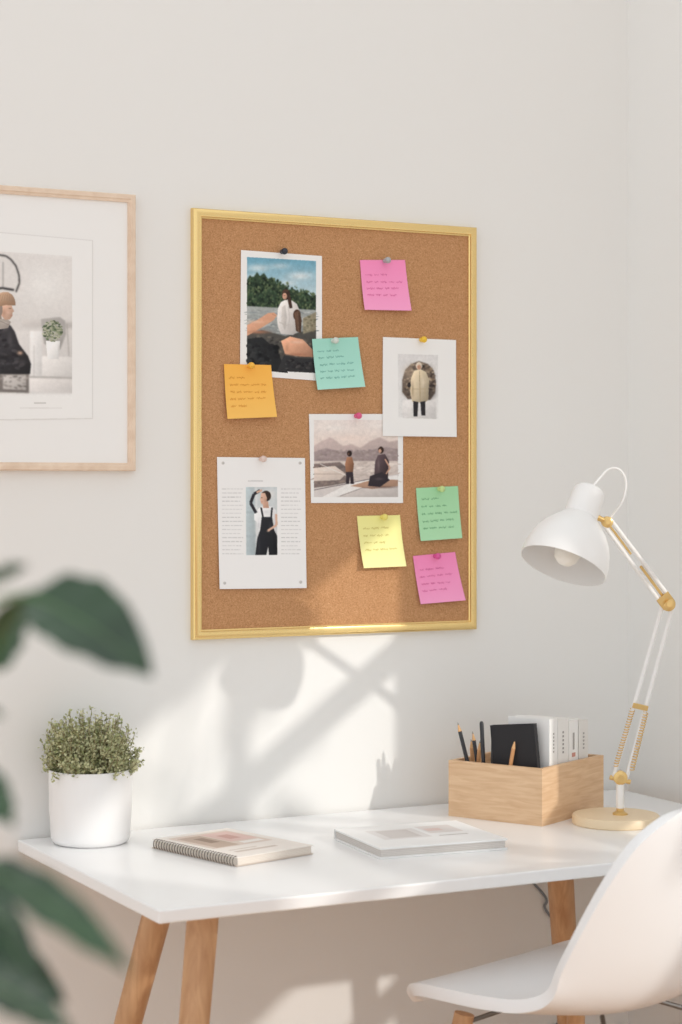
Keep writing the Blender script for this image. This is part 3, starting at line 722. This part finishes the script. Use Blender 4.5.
# cable hanging below desk
b=B(); b.tube(catmull([(2.03,3.4055,DZ-.03),wp(540,890,.006),wp(545,908,.006),wp(556,925,.006),wp(566,950,.006),wp(570,1010,.006),(2.13,WY-.006,.2),(2.14,WY-.006,.004)],8),.0028,8)
b.build('power_cable',M['cable'],top=('grey power cable hanging behind the desk along the wall','cable'))

# ---------- chair ----------
al=math.radians(43); h=(-R*math.cos(al)+F*math.sin(al)); h.normalize()
cpos=Vector((1.812,2.652,0)); rz=math.atan2(-h.x,h.y)
SZ=.136
rt=root('chair',cpos,'white moulded shell chair with wooden legs pulled up to the desk','chair',rotz=rz)
prof=[(.206,.412,.172,.0),(.208,.422,.186,.0),(.200,.434,.198,.001),(.172,.441,.211,.003),(.110,.442,.224,.007),(.03,.438,.232,.015),(-.05,.434,.236,.028),(-.115,.440,.240,.047),(-.163,.466,.243,.064),(-.198,.515,.243,.070),(-.226,.582,.239,.064),(-.247,.652,.228,.050),(-.262,.713,.203,.034),(-.270,.750,.160,.020),(-.274,.767,.108,.012),(-.276,.775,.04,.004)]
cen=catmull([(0,p[0],p[1]) for p in prof],5); par=catmull([(p[2],p[3],0) for p in prof],5)
vs=[];NS=32
for i,pn in enumerate(cen):
    t=(cen[min(i+1,len(cen)-1)]-cen[max(i-1,0)]).normalized()
    n=Vector((0,t.z,-t.y))
    for k in range(NS+1):
        sx=-1+2*k/NS; sx=math.sin(sx*math.pi/2); hw=par[i].x; lift=par[i].y*abs(sx)**2.3
        vs.append(pn+Vector((sx*hw,0,SZ))+n*lift)
fs=[(i*(NS+1)+k,i*(NS+1)+k+1,(i+1)*(NS+1)+k+1,(i+1)*(NS+1)+k) for i in range(len(cen)-1) for k in range(NS)]
b=B(); b.add(vs,fs); o=b.build('seat_shell',M['chair'],rt,local=True,smooth=80)
md=o.modifiers.new('solid','SOLIDIFY'); md.thickness=.020; md.offset=0
md=o.modifiers.new('bev','BEVEL'); md.width=.008; md.segments=4; md.limit_method='ANGLE'; md.angle_limit=math.radians(50)
zt=.418+SZ
for sx in (-1,1):
    for sy in (-1,1):
        b=B(); b.tube([(sx*.150,sy*.140-.01,zt-.016),(sx*.240,sy*.22-.01,0)],[.0165,.0105],16); b.build('leg',M['leg'],rt,local=True)
b=B()
pts=[(sx,sy) for sx in (-1,1) for sy in (-1,1)]
for sx,sy in pts:
    b.cyl((sx*.07,sy*.07-.01,zt+.002),(sx*.148,sy*.138-.01,zt-.030),.004,n=8)
    b.cyl((sx*.165,sy*.152-.01,zt-.12),(-sx*.185,sy*.172-.01,zt-.27),.0025,n=8)
    b.cyl((sx*.165,sy*.152-.01,zt-.12),(sx*.185,-sy*.172-.01,zt-.27),.0025,n=8)
b.build('metal_brace',M['steel'],rt,local=True)

# ---------- foreground rubber plant ----------
tb=at(-34,1024,1.20); tb.z=0
rt=root('potted_rubber_plant',tb,'tall dark green rubber plant in grey planter on the floor','potted plant')
b=B(); b.lathe([(0,0),(.11,0),(.12,.01),(.15,.30),(.152,.32),(.142,.32),(.138,.29),(0,.28)],tb,n=48); b.build('planter',M['terra'],rt)
b=B(); b.lathe([(0,.300),(.07,.298),(.137,.292)],tb,n=32); b.build('soil',M['soil'],rt)
trunk=catmull([tb+Z*.28,tb+Vector((.01,.01,.6)),tb+Vector((-.005,0,.9)),at(-32,900,1.2),at(-26,760,1.2),at(-22,640,1.19),at(-24,560,1.18)],8)
b=B(); b.tube(trunk,[.009-.006*i/(len(trunk)-1) for i in range(len(trunk))],12); b.build('stem',M['bark'],rt)
def leaf(bpx,tpx,wpx,d0,d1,roll=0.3,droop=.15):
    p0=at(bpx[0],bpx[1],d0); p1=at(tpx[0],tpx[1],d1); ax=p1-p0; L=ax.length; u=ax/L
    nrm=(-F*math.cos(roll)+Z*math.sin(roll)); nrm=(nrm-u*nrm.dot(u)).normalized(); sd=u.cross(nrm)
    hw=wpx/FP*(d0+d1)/4
    vs=[];NL=24;NW=12
    for i in range(NL+1):
        t=i/NL; w=hw*(math.sin(math.pi*min(1,t**.82))**.72 if 0<t<1 else 0.02)
        cpt=p0+ax*t+Z*droop*L*(t*t-t)
        for k in range(NW+1):
            x=-1+2*k/NW
            vs.append(cpt+sd*w*x+nrm*(w*.42*abs(x)**1.2+.0022*math.sin(t*26+x*3)*abs(x)))
    fs=[(i*(NW+1)+k,i*(NW+1)+k+1,(i+1)*(NW+1)+k+1,(i+1)*(NW+1)+k) for i in range(NL) for k in range(NW)]
    b=B(); b.add(vs,fs)
    best=min(trunk,key=lambda q:(q-(p0-Z*.02)).length)
    b.tube(catmull([best,best.lerp(p0,.5)+Z*.004,p0,p0+ax*.1],5),.0016,8,1)
    b.tube([p0+ax*t+Z*droop*L*(t*t-t)+nrm*.0004 for t in [j/12 for j in range(12)]],[.0012-.00008*j for j in range(12)],6,1)
    b.build('leaf',[M['leaf'],M['vein']],rt,smooth=80)
leaf((28,596),(152,676),84,1.16,1.12,.55,-.22)
leaf((-12,668),(34,590),46,1.2,1.16,.3,.05)
leaf((-14,582),(27,566),22,1.2,1.15,.5,.05)
leaf((-22,770),(14,826),38,1.2,1.16,.3,0)
leaf((-24,862),(130,972),46,1.10,1.02,.6,-.16)
leaf((-26,884),(40,986),46,1.2,1.16,.3,0)
leaf((-28,974),(72,1034),46,1.14,1.06,.5,-.1)
leaf((-28,850),(2,966),50,1.24,1.25,.3,0)
leaf((-26,930),(66,1004),38,1.24,1.22,.6,-.1)
leaf((-24,905),(30,936),34,1.16,1.12,.5,-.1)
leaf((-30,700),(-120,760),60,1.2,1.22,.4,-.1)
leaf((-30,620),(-130,560),60,1.18,1.2,.4,.1)
leaf((-24,560),(-40,480),44,1.18,1.2,.3,.05)
leaf((-34,900),(-150,960),70,1.2,1.18,.4,-.1)
leaf((-34,1060),(60,1140),70,1.2,1.14,.5,-.1)
leaf((-34,1080),(-150,1150),70,1.2,1.2,.5,-.1)
leaf((-26,706),(4,716),12,1.2,1.17,.3,0)

# ---------- light ----------
w=bpy.data.worlds.new('world'); scene.world=w; w.use_nodes=True
bg=w.node_tree.nodes['Background']; bg.inputs[0].default_value=(.97,.985,1.0,1); bg.inputs[1].default_value=1.05
L=Vector((-.33,.52,-.240)).normalized()
sd=bpy.data.lights.new('sun','SUN'); sd.energy=1.5; sd.angle=math.radians(1.2); sd.color=(1,.96,.90)
so=bpy.data.objects.new('sun',sd); so.rotation_euler=L.to_track_quat('-Z','Y').to_euler(); so.location=(4,0,4); COL.objects.link(so)

# ---------- camera ----------
cd=bpy.data.cameras.new('camera'); cam=bpy.data.objects.new('camera',cd); COL.objects.link(cam)
cam.location=CP; cam.rotation_euler=(math.pi/2,0,-TH)
cd.sensor_fit='VERTICAL'; cd.sensor_height=36; cd.lens=FP/1024*36; cd.shift_y=-25/1024
cd.dof.use_dof=True; cd.dof.focus_distance=3.65; cd.dof.aperture_fstop=4.0
cd.clip_start=.05
scene.camera=cam
